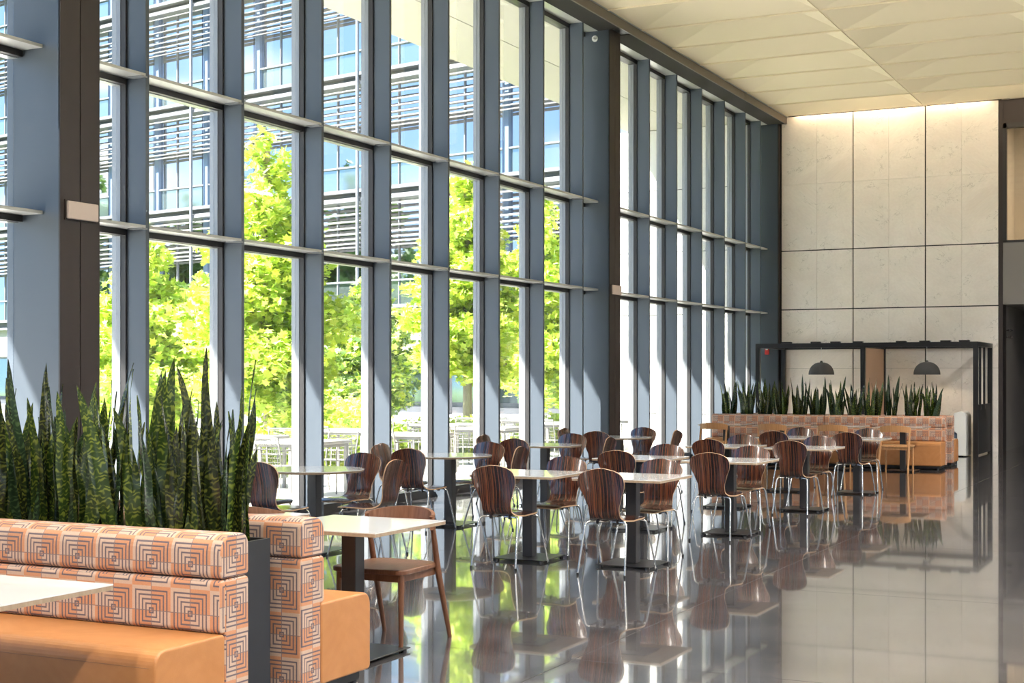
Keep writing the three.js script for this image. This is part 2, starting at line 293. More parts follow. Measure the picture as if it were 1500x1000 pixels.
windowWall('window_3', 'glazed bay with fins beside the near booths', [...range(1.3, 1.45, 7)], 2.47, -9.08);
windowWall('window_5', 'last glazed bay near the front wall', [3.9], ZF, 2.94);
for (const [z0, z1, t, wide] of [[2.94, 2.47, 'front wall', 0.6], [-9.08, -9.55, 'near booths', 0.6], [-21.1, -21.55, 'round tables', 0.6], [-30.62, ZB - 0.1, 'stone wall', 0.65]]) {
  const c = structure(numbered('column'), `brown and grey metal-clad column by the ${t}`, 'column'), xf = -9.3 + wide, m = (z0 + z1) / 2;
  mesh('side_panel', span(xf - 0.01, -9.3, 0, CEIL + 0.05, z0, z0 - 0.02), M.metal, c);
  mesh('side_panel', span(xf - 0.01, -9.3, 0, CEIL + 0.05, z1, z1 + 0.02), M.metal, c);
  mesh('face_panel', span(xf, xf - 0.02, 0, CEIL + 0.05, z0, m + 0.005), M.bronze, c);  // warm room reflections are put into the brown of these faces
  mesh('face_panel', span(xf, xf - 0.02, 0, CEIL + 0.05, m - 0.005, z1), M.bronze, c);
  mesh('fascia_panel', span(-8.5, -8.53, 7.05, CEIL, z0 + 0.006, z1 - 0.006), M.fascia, c); mesh('fascia_core', span(-8.535, -8.68, 7.06, CEIL + 0.36, z0, z1), M.gasket, c);
  mesh('core', span(xf - 0.025, -9.28, 0, CEIL + 0.05, z0 - 0.02, z1 + 0.02), M.gasket, c);
}

// ---------------------------------------------------------------- lamps
function areaLamp(name, label, x0, x1, y, z0, z1, up, color, power, glow) {
  const t = thing(name, label, 'light', [(x0 + x1) / 2, y, (z0 + z1) / 2]), w = Math.abs(x1 - x0), d = Math.abs(z1 - z0), s = up ? 1 : -1;
  mesh('housing', join(box(w + 0.04, 0.05, d + 0.04, 0, -s * 0.03, 0)), M.white, t);
  const em = std({ color: lin(0.9, 0.85, 0.75), emissive: color, emissiveIntensity: glow, roughness: 0.6 });
  mesh('diffuser', box(w, 0.012, d, 0, s * 0.002, 0), em, t);
  const l = new THREE.RectAreaLight(color, power, w, d); l.position.set(0, s * 0.02, 0); l.rotation.x = up ? Math.PI / 2 : -Math.PI / 2; l.name = name + '_glow'; t.add(l); return t;
}
const WARM = lin(1, 0.78, 0.52), SOFT = lin(1, 0.95, 0.88);
areaLamp('unseen_wall_washer', 'unseen slim linear washer along the top of the stone wall', -8.3, -4.3, CEIL + 0.12, ZB + 0.03, ZB + 0.09, false, WARM, 14, 3);  // out of view in the ceiling slot, gives the stone its warm top
[[-8.5, 'beside the windows'], [-5.55, 'above the pergola end'], [-2.6, 'beyond the doorway']].forEach(([x, lab]) => {
  const t = thing('added_cove_light', `added fill light hidden in the ceiling fold ${lab}`, 'light', [x + 1.95, CEIL + 0.2, ZB + 0.12 + 1.45 - 0.06], 0, 'added cove lights by the stone wall');  // added out of view to brighten the stone wall
  mesh('housing', box(1.0, 0.08, 0.03, 0, 0, 0), M.white, t); mesh('diffuser', box(0.96, 0.06, 0.006, 0, 0, -0.018), std({ color: lin(0.9, 0.85, 0.75), emissive: WARM, emissiveIntensity: 4 }), t);
  const l = new THREE.RectAreaLight(WARM, 40, 0.96, 0.06); l.position.set(0, 0, -0.03); l.rotation.x = -0.2; l.name = 'added_cove_glow'; t.add(l);
});
for (const [x, row, count, power] of [[-0.4, 'aisle', 7, 112], [-4.4, 'booth', 4, 34]]) for (let i = 0; i < count; i++) {  // added fill lamps outside the frame, they raise the hall brightness
  const z = 2 - i * 4.4, t = areaLamp('added_linear_pendant', `added white linear fill pendant of the ${row} row, ${['first', 'second', 'third', 'fourth', 'fifth', 'sixth', 'seventh'][i]} from the front wall`, x - 0.14, x + 0.14, 5.6, z + 1.3, z - 1.3, false, SOFT, power, 6);
  t.userData.group = 'added linear pendants';
  for (const k of [-1, 1]) mesh('side_shield', box(0.008, 0.24, 2.64, k * 0.162, -0.08, 0), M.white, t);  // shields keep the added lamps out of the window reflections
  for (const k of [-1.1, 1.1]) mesh('hanging_wire', rod(V(0, 0.05, k), V(0, CEIL - 5.6 + 0.01, k), 0.003), M.chrome, t);
}
areaLamp('unseen_room_lamp', 'unseen flat ceiling lamp lighting the room behind the upper window', -2.6, -0.4, 6.95, ZB - 0.9, ZB - 1.7, false, WARM, 11, 2);  // out of view, placed to light the upper room

// ---------------------------------------------------------------- furniture
// striped shell chair; it faces local -z, its feet stand on y = 0
function shellGeometry(offset) {
  const prof = new THREE.CatmullRomCurve3([V(0, 0.412, -0.235), V(0, 0.432, -0.2), V(0, 0.436, -0.05), V(0, 0.428, 0.08), V(0, 0.436, 0.155), V(0, 0.475, 0.2), V(0, 0.56, 0.222), V(0, 0.68, 0.243), V(0, 0.83, 0.285)]);
  const NV = 40, NU = 14, pos = [], uv = [], idx = [], len = prof.getLength();
  const half = (t) => {
    const keys = [[0, 0.12], [0.03, 0.165], [0.09, 0.195], [0.2, 0.205], [0.36, 0.19], [0.46, 0.15], [0.53, 0.128], [0.62, 0.128], [0.72, 0.155], [0.82, 0.188], [0.89, 0.196], [0.94, 0.182], [0.975, 0.14], [0.995, 0.07], [1, 0.03]];
    for (let i = 1; i < keys.length; i++) if (t <= keys[i][0]) { const k = (t - keys[i - 1][0]) / (keys[i][0] - keys[i - 1][0]), s = k * k * (3 - 2 * k) * 0.5 + k * 0.5; return THREE.MathUtils.lerp(keys[i - 1][1], keys[i][1], s); }
    return 0.03;
  };
  for (let j = 0; j <= NV; j++) {
    const tt = j / NV, t = tt < 0.85 ? tt * (0.9 / 0.85) : 0.9 + (tt - 0.85) / 0.15 * 0.1, p = prof.getPointAt(t), d = prof.getTangentAt(t), n = V(0, d.z, -d.y).negate(); // towards the sitter
    const h = half(t), back = THREE.MathUtils.smoothstep(t, 0.5, 0.75), seat = 1 - THREE.MathUtils.smoothstep(t, 0.4, 0.6);
    for (let i = 0; i <= NU; i++) {
      const s = i / NU * 2 - 1, x = s * h, k = back * 0.9 * x * x - 0.02 * back + seat * 0.22 * x * x;
      const q = p.clone().addScaledVector(n, -(-k) + offset); q.x = x; pos.push(q.x, q.y, q.z); uv.push(x / 0.42 + 0.5, t * len);
    }
  }
  for (let j = 0; j < NV; j++) for (let i = 0; i < NU; i++) { const a = j * (NU + 1) + i, b = a + 1, c = a + NU + 1, e = c + 1; offset > 0 ? idx.push(a, b, c, b, e, c) : idx.push(a, c, b, b, c, e); }
  const g = new THREE.BufferGeometry(); g.setAttribute('position', new THREE.Float32BufferAttribute(pos, 3)); g.setAttribute('uv', new THREE.Float32BufferAttribute(uv, 2)); g.setIndex(idx); g.computeVertexNormals();
  return { g, NV, NU };
}
const sTop = shellGeometry(0.0055), sBot = shellGeometry(-0.0055);
function rimGeometry() {
  const { NV, NU } = sTop, loopIdx = [];
  for (let i = 0; i <= NU; i++) loopIdx.push(i);
  for (let j = 1; j <= NV; j++) loopIdx.push(j * (NU + 1) + NU);
  for (let i = NU - 1; i >= 0; i--) loopIdx.push(NV * (NU + 1) + i);
  for (let j = NV - 1; j >= 1; j--) loopIdx.push(j * (NU + 1));
  const a = sTop.g.attributes.position, b = sBot.g.attributes.position, pts = [];
  for (let k = 0; k < loopIdx.length; k++) { const p = loopIdx[k], q = loopIdx[(k + 1) % loopIdx.length], P = (t, i) => V().fromBufferAttribute(t, i); pts.push(P(a, p), P(b, p), P(b, q), P(a, p), P(b, q), P(a, q)); }
  const g = new THREE.BufferGeometry().setFromPoints(pts); g.computeVertexNormals(); return metreUV(g);
}
const shellG = join(sTop.g, sBot.g), rimG = rimGeometry();
const legs = [[1, 1], [-1, 1], [1, -1], [-1, -1]].map(([sx, sz]) => sz > 0
  ? tube([V(sx * 0.03, 0.412, 0.12), V(sx * 0.1, 0.413, 0.135), V(sx * 0.155, 0.408, 0.155), V(sx * 0.174, 0.375, 0.175), V(sx * 0.186, 0.2, 0.222), V(sx * 0.198, 0.0, 0.27)], 0.0085, 30)
  : tube([V(sx * 0.03, 0.412, -0.1), V(sx * 0.13, 0.416, -0.12), V(sx * 0.195, 0.408, -0.14), V(sx * 0.213, 0.375, -0.155), V(sx * 0.232, 0.2, -0.21), V(sx * 0.25, 0.0, -0.265)], 0.0085, 30));
const clipGs = [[0.085, 0.13], [-0.085, 0.13], [0.13, -0.115], [-0.13, -0.115]].map(([x, z]) => rbox(0.026, 0.04, 0.03, 0.008, x, 0.412, z));
function makeShellChair(label) {
  const t = thing('shell_chair', label, 'chair');
  const s = mesh('seat_shell', shellG, M.shellDark, t); mesh('shell_edge', rimG, M.shellEdge, s);
  legs.forEach((g, i) => { const l = mesh('leg', g, M.chrome, t); const sx = i % 2 ? -1 : 1, f = i < 2; mesh('glide', cyl(0.011, 0.011, 0.02, sx * (f ? 0.198 : 0.25), 0.01, f ? 0.27 : -0.265, 10), M.black, l); });
  mesh('frame_bar', join(rod(V(0.03, 0.412, 0.12), V(0.03, 0.412, -0.1), 0.0085, 8), rod(V(-0.03, 0.412, 0.12), V(-0.03, 0.412, -0.1), 0.0085, 8)), M.chrome, t);
  clipGs.forEach((g) => mesh('clip', g, M.black, t));
  return t;
}
let chair0 = null;
const ORD = ['first', 'second', 'third', 'fourth'];
function shellChair(x, z, turn, label, group) { if (!chair0) { chair0 = makeShellChair(label); chair0.position.set(x, 0, z); chair0.rotation.y = turn; chair0.userData.group = group; return chair0; } return dup(chair0, [x, 0, z], turn, label, group); }

// pedestal tables
const glideSpots = [[1, 1], [1, -1], [-1, 1], [-1, -1]];
function makeTable(round, label, hTop = 0.73) {
  const t = thing(round ? 'round_table' : 'square_table', label, 'table');
  const top = round ? mesh('tabletop', cyl(0.44, 0.44, 0.005, 0, hTop - 0.0025, 0, 56), M.tabletop, t) : mesh('tabletop', box(0.76, 0.005, 0.76, 0, hTop - 0.0025, 0), M.tabletop, t);
  mesh('edge_band', round ? new THREE.CylinderGeometry(0.439, 0.43, 0.018, 56).translate(0, hTop - 0.014, 0) : box(0.758, 0.018, 0.758, 0, hTop - 0.014, 0), M.tableEdge, top);
  mesh('mounting_plate', box(0.34, 0.008, 0.34, 0, hTop - 0.03, 0), M.black, t);
  mesh('post', rbox(0.094, hTop - 0.055, 0.094, 0.006, 0, (hTop - 0.034 + 0.024) / 2, 0), M.post, t);
  mesh('base_plate', rbox(0.47, 0.008, 0.47, 0.003, 0, 0.019, 0), M.black, t);
  for (const [a, b] of glideSpots) mesh('glide', cyl(0.017, 0.02, 0.016, a * 0.205, 0.008, b * 0.205, 12), M.black, t);
  return t;
}
const squareRows = [-11.0, -13.62, -16.42, -19.1], columnsX = [[-4.33, 'aisle-side'], [-5.27, 'window-side']];
let sq0 = null;
for (const [x, side] of columnsX) squareRows.forEach((z, i) => {
  const o = ORD[3 - i], lab = `white square pedestal table, ${side} row, ${o} from the far booth`;
  if (!sq0) { sq0 = makeTable(false, lab); sq0.position.set(x, 0, z); sq0.userData.group = 'square pedestal tables'; } else dup(sq0, [x, 0, z], 0, lab, 'square pedestal tables');
  const j = () => (R() - 0.5) * 0.05;
  shellChair(x + j() + 0.03, z + 0.47, j(), `striped shell chair facing far booth at ${o} ${side} square table from far booth`, 'shell chairs at the square tables');
  shellChair(x + j(), z - 0.46, Math.PI + j(), `striped shell chair facing near booth at ${o} ${side} square table from far booth`, 'shell chairs at the square tables');
});
const roundSpots = [[-7.2, -10.62], [-7.22, -13.15], [-7.29, -15.65], [-7.32, -18.1]];
let rd0 = null;
roundSpots.forEach(([x, z], i) => {
  const o = ORD[3 - i], lab = `white round pedestal table near the windows, ${o} from the far booth`;
  if (!rd0) { rd0 = makeTable(true, lab); rd0.position.set(x, 0, z); rd0.userData.group = 'round pedestal tables'; } else dup(rd0, [x, 0, z], 0, lab, 'round pedestal tables');
  const d = 0.56, j = () => (R() - 0.5) * 0.1;
  for (const [dx, dz, turn, to] of [[0, d, 0, 'far booth'], [0, -d, Math.PI, 'near booth'], [d, 0, Math.PI / 2, 'windows'], [-d, 0, -Math.PI / 2, 'aisle']])
    shellChair(x + dx + j() * 0.4, z + dz + j() * 0.4, turn + j(), `striped shell chair facing the ${to} at ${o} round table from far booth`, 'shell chairs at the round tables');
});

// wooden chair with a curved back band; faces local -z
const taper = (pts, r0, r1) => { const d = pts[1].clone().sub(pts[0]), g = new THREE.CylinderGeometry(r1, r0, d.length(), 12); g.applyQuaternion(new THREE.Quaternion().setFromUnitVectors(V(0, 1, 0), d.clone().normalize())); return g.translate((pts[0].x + pts[1].x) / 2, (pts[0].y + pts[1].y) / 2, (pts[0].z + pts[1].z) / 2); };
function bandGeometry() {
  const N = 28, pos = [], idx = [], uv = [], hh = [0.005, 0.05];
  const P = (s, k) => { const a = s * 1.16, r = 0.245, t = 0.011, y0 = 0.655 + 0.022 * Math.cos(s * 1.4), y1 = 0.775 - 0.035 * s * s, rr = k & 1 ? r + t : r - t, lean = (k & 2 ? 0.018 : 0); return [Math.sin(a) * rr * 1.04, k & 2 ? y1 : y0 - 0.005, Math.cos(a) * rr * 0.86 + 0.02 + lean]; };
  const ring = [0, 1, 3, 2];
  for (let i = 0; i <= N; i++) { const s = i / N * 2 - 1; ring.forEach((k, q) => { pos.push(...P(s, k)); uv.push(s * 0.3, q * 0.12); }); }
  for (let i = 0; i < N; i++) for (let q = 0; q < 4; q++) { const a = i * 4 + q, b = i * 4 + (q + 1) % 4; idx.push(a, b, a + 4, b, b + 4, a + 4); }
  idx.push(0, 2, 1, 0, 3, 2); const e = N * 4; idx.push(e, e + 1, e + 2, e, e + 2, e + 3);
  const g = new THREE.BufferGeometry(); g.setAttribute('position', new THREE.Float32BufferAttribute(pos, 3)); g.setAttribute('uv', new THREE.Float32BufferAttribute(uv, 2)); g.setIndex(idx);
  const o = g.toNonIndexed(); o.computeVertexNormals(); return o;
}
const bandG = bandGeometry();
const woodSeatG = (() => { const s = new THREE.Shape(); s.moveTo(-0.2, -0.23); s.quadraticCurveTo(0, -0.26, 0.2, -0.23); s.quadraticCurveTo(0.245, -0.22, 0.24, -0.17); s.lineTo(0.215, 0.16); s.quadraticCurveTo(0.2, 0.215, 0.14, 0.22); s.lineTo(-0.14, 0.22); s.quadraticCurveTo(-0.2, 0.215, -0.215, 0.16); s.lineTo(-0.24, -0.17); s.quadraticCurveTo(-0.245, -0.22, -0.2, -0.23); const g = new THREE.ExtrudeGeometry(s, { depth: 0.018, bevelEnabled: true, bevelSize: 0.008, bevelThickness: 0.006, bevelSegments: 2, curveSegments: 10 }); g.rotateX(Math.PI / 2); return metreUV(g.translate(0, 0.452, 0), 4); })();
function makeWoodChair(mat, label) {
  const t = thing('wooden_chair', label, 'chair');
  mesh('seat', woodSeatG, mat, t);
  mesh('apron', join(span(-0.2, 0.2, 0.385, 0.43, -0.205, -0.185), span(-0.21, -0.19, 0.385, 0.43, -0.2, 0.18), span(0.19, 0.21, 0.385, 0.43, -0.2, 0.18), span(-0.19, 0.19, 0.385, 0.43, 0.165, 0.185)), mat, t);
  for (const s of [-1, 1]) {
    mesh('leg', metreUV(taper([V(s * 0.215, 0, -0.2), V(s * 0.21, 0.43, -0.19)], 0.013, 0.019), 4), mat, t);
    mesh('leg', metreUV(join(taper([V(s * 0.232, 0, 0.315), V(s * 0.222, 0.42, 0.19)], 0.013, 0.02), taper([V(s * 0.222, 0.41, 0.193), V(s * 0.226, 0.735, 0.115)], 0.019, 0.014)), 4), mat, t);
  }
  mesh('back_band', bandG, mat, t);
  return t;
}

// booths: a bench and its back, local front towards +z; the aisle end at local x = 0, the rest towards -x
// a profile in y and z with its own corner radii (front top, front bottom, back bottom, back top), swept along x with soft ends
function sweep(x0, x1, y0, y1, zf, zb, rr, bev = 0.012) {
  const [ft, fb, bb, bt] = rr, s = new THREE.Shape(), X0 = -zf + bev, X1 = -zb - bev, Y0 = y0 + bev, Y1 = y1 - bev;
  s.moveTo(X0 + fb, Y0); s.lineTo(X1 - bb, Y0); s.quadraticCurveTo(X1, Y0, X1, Y0 + bb); s.lineTo(X1, Y1 - bt); s.quadraticCurveTo(X1, Y1, X1 - bt, Y1);
  s.lineTo(X0 + ft, Y1); s.quadraticCurveTo(X0, Y1, X0, Y1 - ft); s.lineTo(X0, Y0 + fb); s.quadraticCurveTo(X0, Y0, X0 + fb, Y0);
  const L = Math.abs(x1 - x0), g = new THREE.ExtrudeGeometry(s, { depth: L - 2 * bev, bevelEnabled: true, bevelSize: bev, bevelThickness: bev, bevelSegments: 3, curveSegments: 8, steps: 1 });
  g.rotateY(Math.PI / 2).translate(Math.min(x0, x1) + bev, 0, 0); return metreUV(g);
}
function motif(g) { // places the woven squares: centred on the ends, lower on the long faces
  const p = g.attributes.position, uv = g.attributes.uv, a = V(), b = V(), c = V();
  for (let i = 0; i < p.count; i += 3) { a.fromBufferAttribute(p, i); b.fromBufferAttribute(p, i + 1); c.fromBufferAttribute(p, i + 2); const n = b.sub(a).cross(c.sub(a)), end = Math.abs(n.x) >= Math.abs(n.y) && Math.abs(n.x) >= Math.abs(n.z); for (let k = 0; k < 3; k++) uv.setXY(i + k, uv.getX(i + k) + (end ? 0.129 : 0.06), uv.getY(i + k) + (end ? -0.039 : -0.004)); }
  return g;
}
function makeBooth(label, len, units) {
  const t = thing('booth_bench', label, 'bench');
  const L = len / units;
  for (let k = 0; k < units; k++) {
    const a = -k * L - 0.004, b = -(k + 1) * L + 0.004;
    const s = mesh('seat_cushion', sweep(a, b, 0.06, 0.455, 0.5, 0.052, [0.06, 0.015, 0.01, 0.01]), M.leather, t);
    mesh('seam', span(a - 0.03, b + 0.03, 0.385, 0.3875, 0.4995, 0.5008), M.piping, s);
    mesh('back_cushion', motif(sweep(a - 0.004, b + 0.004, 0.456, 0.684, 0.085, 0.045, [0.02, 0.02, 0.004, 0.004], 0.008)), M.fabric, t);
    mesh('head_roll', motif(sweep(a, b, 0.688, 0.875, 0.082, -0.115, [0.075, 0.02, 0.015, 0.05])), M.fabric, t);
    mesh('back_panel', motif(sweep(a, b, 0.05, 0.686, 0.051, -0.115, [0.01, 0.01, 0.01, 0.01])), M.fabric, t);
    mesh('plinth', span(a - 0.03, b + 0.03, 0.015, 0.065, 0.44, -0.08), M.black, t);
    for (const x of [a - 0.06, b + 0.06]) for (const z of [0.43, -0.05]) mesh('foot', cyl(0.018, 0.022, 0.02, x, 0.01, z, 10), M.black, t);
  }
  return t;
}
// snake plant leaves: a few shapes, shared
const leafGs = Array.from({ length: 10 }, (_, q) => {
  const r = rng(100 + q), N = 14, pos = [], uv = [], idx = [], H = 0.5 + 0.4 * (q / 9), w = 0.030 + 0.013 * r(), bend = (r() - 0.5) * 0.16, bend2 = (r() - 0.5) * 0.06, tw = (r() - 0.5) * 1.5;
  for (let j = 0; j <= N; j++) {
    const t = j / N, ww = w * (t < 0.12 ? 0.62 + t * 2.2 : t < 0.5 ? 0.88 + 0.12 * (t - 0.12) / 0.38 : Math.pow(Math.max(0, 1 - (t - 0.5) / 0.5), 0.62)) + 0.0006, c = Math.cos(tw * t), s = Math.sin(tw * t), y = H * t;
    for (let i = 0; i < 5; i++) { const k = i / 2 - 1, x = k * ww, z = 0.3 * ww * (k * k) + 0.006 * Math.sin(t * 11 + k * 2) * k; pos.push(c * x - s * z + bend * t * t * t, y, s * x + c * z + bend2 * t * t + 0.012 * Math.sin(t * 5 + q)); uv.push(k * 0.5 + 0.5, t * H * 1.6 + q * 0.13); }
  }
  for (let j = 0; j < N; j++) for (let i = 0; i < 4; i++) { const a = j * 5 + i; idx.push(a, a + 5, a + 1, a + 1, a + 5, a + 6); }
  const g = new THREE.BufferGeometry(); g.setAttribute('position', new THREE.Float32BufferAttribute(pos, 3)); g.setAttribute('uv', new THREE.Float32BufferAttribute(uv, 2)); g.setIndex(idx); g.computeVertexNormals(); return g;
});
const pr = rng(42);
function snakePlant(x, y, z, n, label, group, scale = 1) {
  const t = thing('snake_plant', label, 'plant', [x, y, z], pr() * 6.28, group);
  mesh('root_clump', new THREE.SphereGeometry(0.075, 10, 6).scale(1, 0.25, 1), M.soil, t);
  for (let i = 0; i < n; i++) {
    const a = i / n * 6.283 + pr() * 0.8, rr = 0.03 + 0.075 * pr(), q = Math.min(9, Math.floor((i % 3 === 0 ? 0.45 : 0.05) * 10 + pr() * 6));
    const m = mesh('leaf', leafGs[q], M.snake[Math.floor(pr() * 3)], t);
    m.position.set(Math.cos(a) * rr, -0.02, Math.sin(a) * rr); m.scale.set(1, (0.86 + 0.2 * pr()) * scale, 1);
    m.rotation.set((pr() - 0.5) * 0.16 + Math.sin(a) * 0.10, pr() * 6.28, (pr() - 0.5) * 0.16 - Math.cos(a) * 0.10, 'XZY');
  }
  return t;
}
function boothIsland(xEnd, zFront, len, units, where, plants, spacing) {
  const nearB = makeBooth(`tan leather booth bench with patterned back, ${where} island, facing the camera-side tables`.replace('camera-side', 'entrance-side'), len, units); nearB.position.set(xEnd, 0, zFront - 0.5);
  const farB = makeBooth(`tan leather booth bench with patterned back, ${where} island, facing the far stone wall`, len, units); farB.rotation.y = Math.PI; farB.position.set(xEnd - (where === 'near' ? 0.1 : 0) - len, 0, zFront - 1.27);
  nearB.userData.group = farB.userData.group = 'booth benches';
  const p = thing('planter_box', `black metal planter between the ${where} booth benches`, 'planter', [xEnd - 0.17, 0, zFront - 0.875]);
  const L = len - 0.34, wz = 0.118, H = 0.8;
  mesh('front_panel', span(0, -L, 0.03, H, wz, wz - 0.012), M.black, p); mesh('back_panel', span(0, -L, 0.03, H, -wz, -wz + 0.012), M.black, p);
  mesh('end_panel', span(0.002, -0.012, 0.03, H, wz, -wz), M.black, p); mesh('end_panel', span(-L, -L + 0.012, 0.03, H, wz, -wz), M.black, p);
  mesh('soil', span(-0.012, -L + 0.012, 0.5, H - 0.04, wz - 0.012, -wz + 0.012), M.soil, p);
  mesh('base', span(-0.02, -L + 0.02, 0, 0.03, wz - 0.02, -wz + 0.02), M.black, p);
  for (let i = 0; i < plants; i++) { const n = ['first', 'second', 'third', 'fourth', 'fifth', 'sixth', 'seventh', 'eighth', 'ninth', 'tenth', 'eleventh', 'twelfth'][i]; snakePlant(xEnd - 0.33 - i * spacing, H - 0.045, zFront - 0.875 + (pr() - 0.5) * 0.05, 17, `snake plant clump in the ${where} planter, ${n} from its aisle end`, `snake plants in the ${where} planter`, where === 'near' ? 1 : 0.9); }
}
boothIsland(-3.79, -4.48, 4.1, 2, 'near', 9, 0.29);
boothIsland(-4.15, -24.4, 4.1, 2, 'far', 12, 0.325);
let bt0 = null;
function boothTable(x, z, label) { if (!bt0) { bt0 = makeTable(false, label); bt0.name = 'booth_table'; taken.set('booth_table', 1); bt0.position.set(x, 0, z); bt0.userData.group = 'booth tables'; return; } dup(bt0, [x, 0, z], 0, label, 'booth tables'); }
boothTable(-4.3, -4.0, 'white square table in front of the near booth bench');
const walnut0 = makeWoodChair(M.walnut, 'brown wooden chair with curved back at the booth table on the aisle'); walnut0.position.set(-4.36, 0, -7.19); walnut0.rotation.y = Math.PI - 0.03; walnut0.userData.group = 'wooden chairs at the booths';
ORD.forEach((o, i) => {
  const x = -4.34 - 0.93 * i;
  boothTable(x, -6.78, `white square table behind the near planter, ${o} from the aisle`);
  if (i) dup(walnut0, [x, 0, -7.24], Math.PI + (i % 2 ? 0.05 : -0.04), `brown wooden chair with curved back, ${o} from the aisle behind near planter`, 'wooden chairs at the booths');
});
const oak0 = makeWoodChair(M.oak, 'pale wooden chair with curved back at far booth, first from the aisle'); oak0.userData.group = 'wooden chairs at the booths';
ORD.forEach((o, i) => {
  const x = -4.66 - 1.0 * i;
  boothTable(x, -23.85, `white square table in front of the far booth bench, ${o} from the aisle`);
  if (i) dup(oak0, [x + 0.03, 0, -23.2], 0, `pale wooden chair with curved back at far booth, ${o} from the aisle`, 'wooden chairs at the booths'); else oak0.position.set(x + 0.03, 0, -23.2);
});
// pergola booths against the stone wall
{
  const t = thing('pergola_frame', 'black square-tube pergola frame against the stone wall', 'frame'), zf = -28.75, zb = ZB + 0.04, b = 0.09, H = 2.22, xs = [-8.55, -6.4, -4.24];
  for (const x of xs) for (const z of [zf, zb + b / 2]) mesh('post', span(x - b / 2, x + b / 2, 0, H - b, z - b / 2, z + b / 2), M.black, t);
  mesh('beam', span(xs[0] - b / 2, xs[2] + b / 2, H - b, H, zf - b / 2, zf + b / 2), M.black, t); mesh('beam', span(xs[0] - b / 2, xs[2] + b / 2, H - b, H, zb, zb + b), M.black, t);
  for (const x of xs) mesh('beam', span(x - b / 2, x + b / 2, H - b, H, zf - b / 2, zb + b), M.black, t);
  for (const [x, c] of [[xs[0] + 1.07, 0], [xs[1] + 1.08, 1]]) mesh('beam', span(x - 0.02, x + 0.02, H - 0.05, H - 0.01, zf - b / 2, zb + b), M.black, t);
  for (const z of [-29.3, -29.85]) mesh('slat', span(xs[2] - 0.02, xs[2] + 0.02, 0.9, H - b, z - 0.02, z + 0.02), M.black, t);
  mesh('side_screen', span(xs[2] - 0.015, xs[2] + 0.015, 0.03, 1.0, zf - 0.05, zb + b), M.gasket, t);
  for (const k of [0.6, 1.2, 1.6, 2.05, 2.9, 3.35, 3.75, 4.1]) mesh('top_clamp', rbox(0.2, 0.03, 0.12, 0.012, xs[0] + k, H + 0.015, zf), M.black, t);
  const d = thing('divider_panel', 'peach panel dividing the two pergola bays', 'panel', [xs[1], 0, 0]);
  mesh('panel', span(-0.02, 0.02, 0.02, H - b - 0.01, zf - 0.06, zb + b + 0.01), M.peach, d); mesh('base_rail', span(-0.03, 0.03, 0, 0.02, zf - 0.06, zb + b + 0.01), M.black, d);
  const domeG = (() => { const N = 72, K = 12, pos = [], uv = [], idx = []; for (let k = 0; k <= K; k++) { const a = k / K * 1.5, r0 = 0.255 * Math.sin(a) + 0.03 * (1 - k / K), y = 0.27 * Math.cos(a); for (let i = 0; i <= N; i++) { const f = 1 + 0.035 * Math.cos(i / N * 6.2832 * 36) * Math.min(1, k / 3), th = i / N * 6.2832; pos.push(Math.cos(th) * r0 * f, y, Math.sin(th) * r0 * f); uv.push(i / N, k / K); } } for (let k = 0; k < K; k++) for (let i = 0; i < N; i++) { const a = k * (N + 1) + i; idx.push(a, a + 1, a + N + 1, a + 1, a + N + 2, a + N + 1); } const g = new THREE.BufferGeometry(); g.setAttribute('position', new THREE.Float32BufferAttribute(pos, 3)); g.setAttribute('uv', new THREE.Float32BufferAttribute(uv, 2)); g.setIndex(idx); g.computeVertexNormals(); return g; })();
  for (const [x, lab] of [[-7.48, 'dark ribbed dome pendant in the pergola bay beside the windows'], [-5.33, 'dark ribbed dome pendant in the pergola bay beside the doorway']]) {
    const p = thing('pendant_lamp', lab, 'pendant lamp', [x, 1.57, -29.7], 0, 'pergola pendants');
    const s = mesh('shade', domeG, M.felt, p); mesh('rim', new THREE.TorusGeometry(0.256, 0.007, 6, 48).rotateX(Math.PI / 2).translate(0, 0.02, 0), M.felt, s);
    mesh('cord', rod(V(0, 0.27, 0), V(0, H - 1.57 - 0.05, 0), 0.004), M.white, p); mesh('canopy', cyl(0.055, 0.055, 0.03, 0, H - 1.57 - 0.055, 0, 16), M.white, p);
    mesh('cap', cyl(0.02, 0.035, 0.04, 0, 0.285, 0, 12), M.felt, p);
    mesh('unseen_bulb', new THREE.SphereGeometry(0.045, 12, 8).translate(0, 0.1, 0), std({ color: lin(0.9, 0.8, 0.6), emissive: WARM, emissiveIntensity: 4 }), p);  // unseen inside the dome, placed to warm the bay a little
    const l = new THREE.PointLight(WARM, 0.7); l.position.set(0, 0.1, 0); l.castShadow = true; l.name = 'pendant_glow'; p.add(l);
  }
  mesh('canopy_bar', span(-7.55, -7.41, H - 0.05, H - 0.01, -29.7 - 0.03, -29.7 + 0.03), M.black, t); mesh('canopy_bar', span(-5.4, -5.26, H - 0.05, H - 0.01, -29.7 - 0.03, -29.7 + 0.03), M.black, t);
  // white high-back lounge pod
  const pod = thing('lounge_pod', 'white high-back lounge pod with blue-grey upholstery under the pergola', 'lounge seat', [-4.62, 0, -28.95], 0);
  const shellOf = (w) => { const s = new THREE.Shape(); s.moveTo(0.0, 0.03); s.lineTo(0.0, 0.78); s.quadraticCurveTo(0.01, 0.85, 0.09, 0.86); s.lineTo(0.2, 0.83); s.lineTo(0.21, 0.5); s.lineTo(0.14, 0.45); s.lineTo(0.14, 0.03); s.closePath(); return metreUV(new THREE.ExtrudeGeometry(s, { depth: w, bevelEnabled: true, bevelSize: 0.012, bevelThickness: 0.012, bevelSegments: 2 })); };
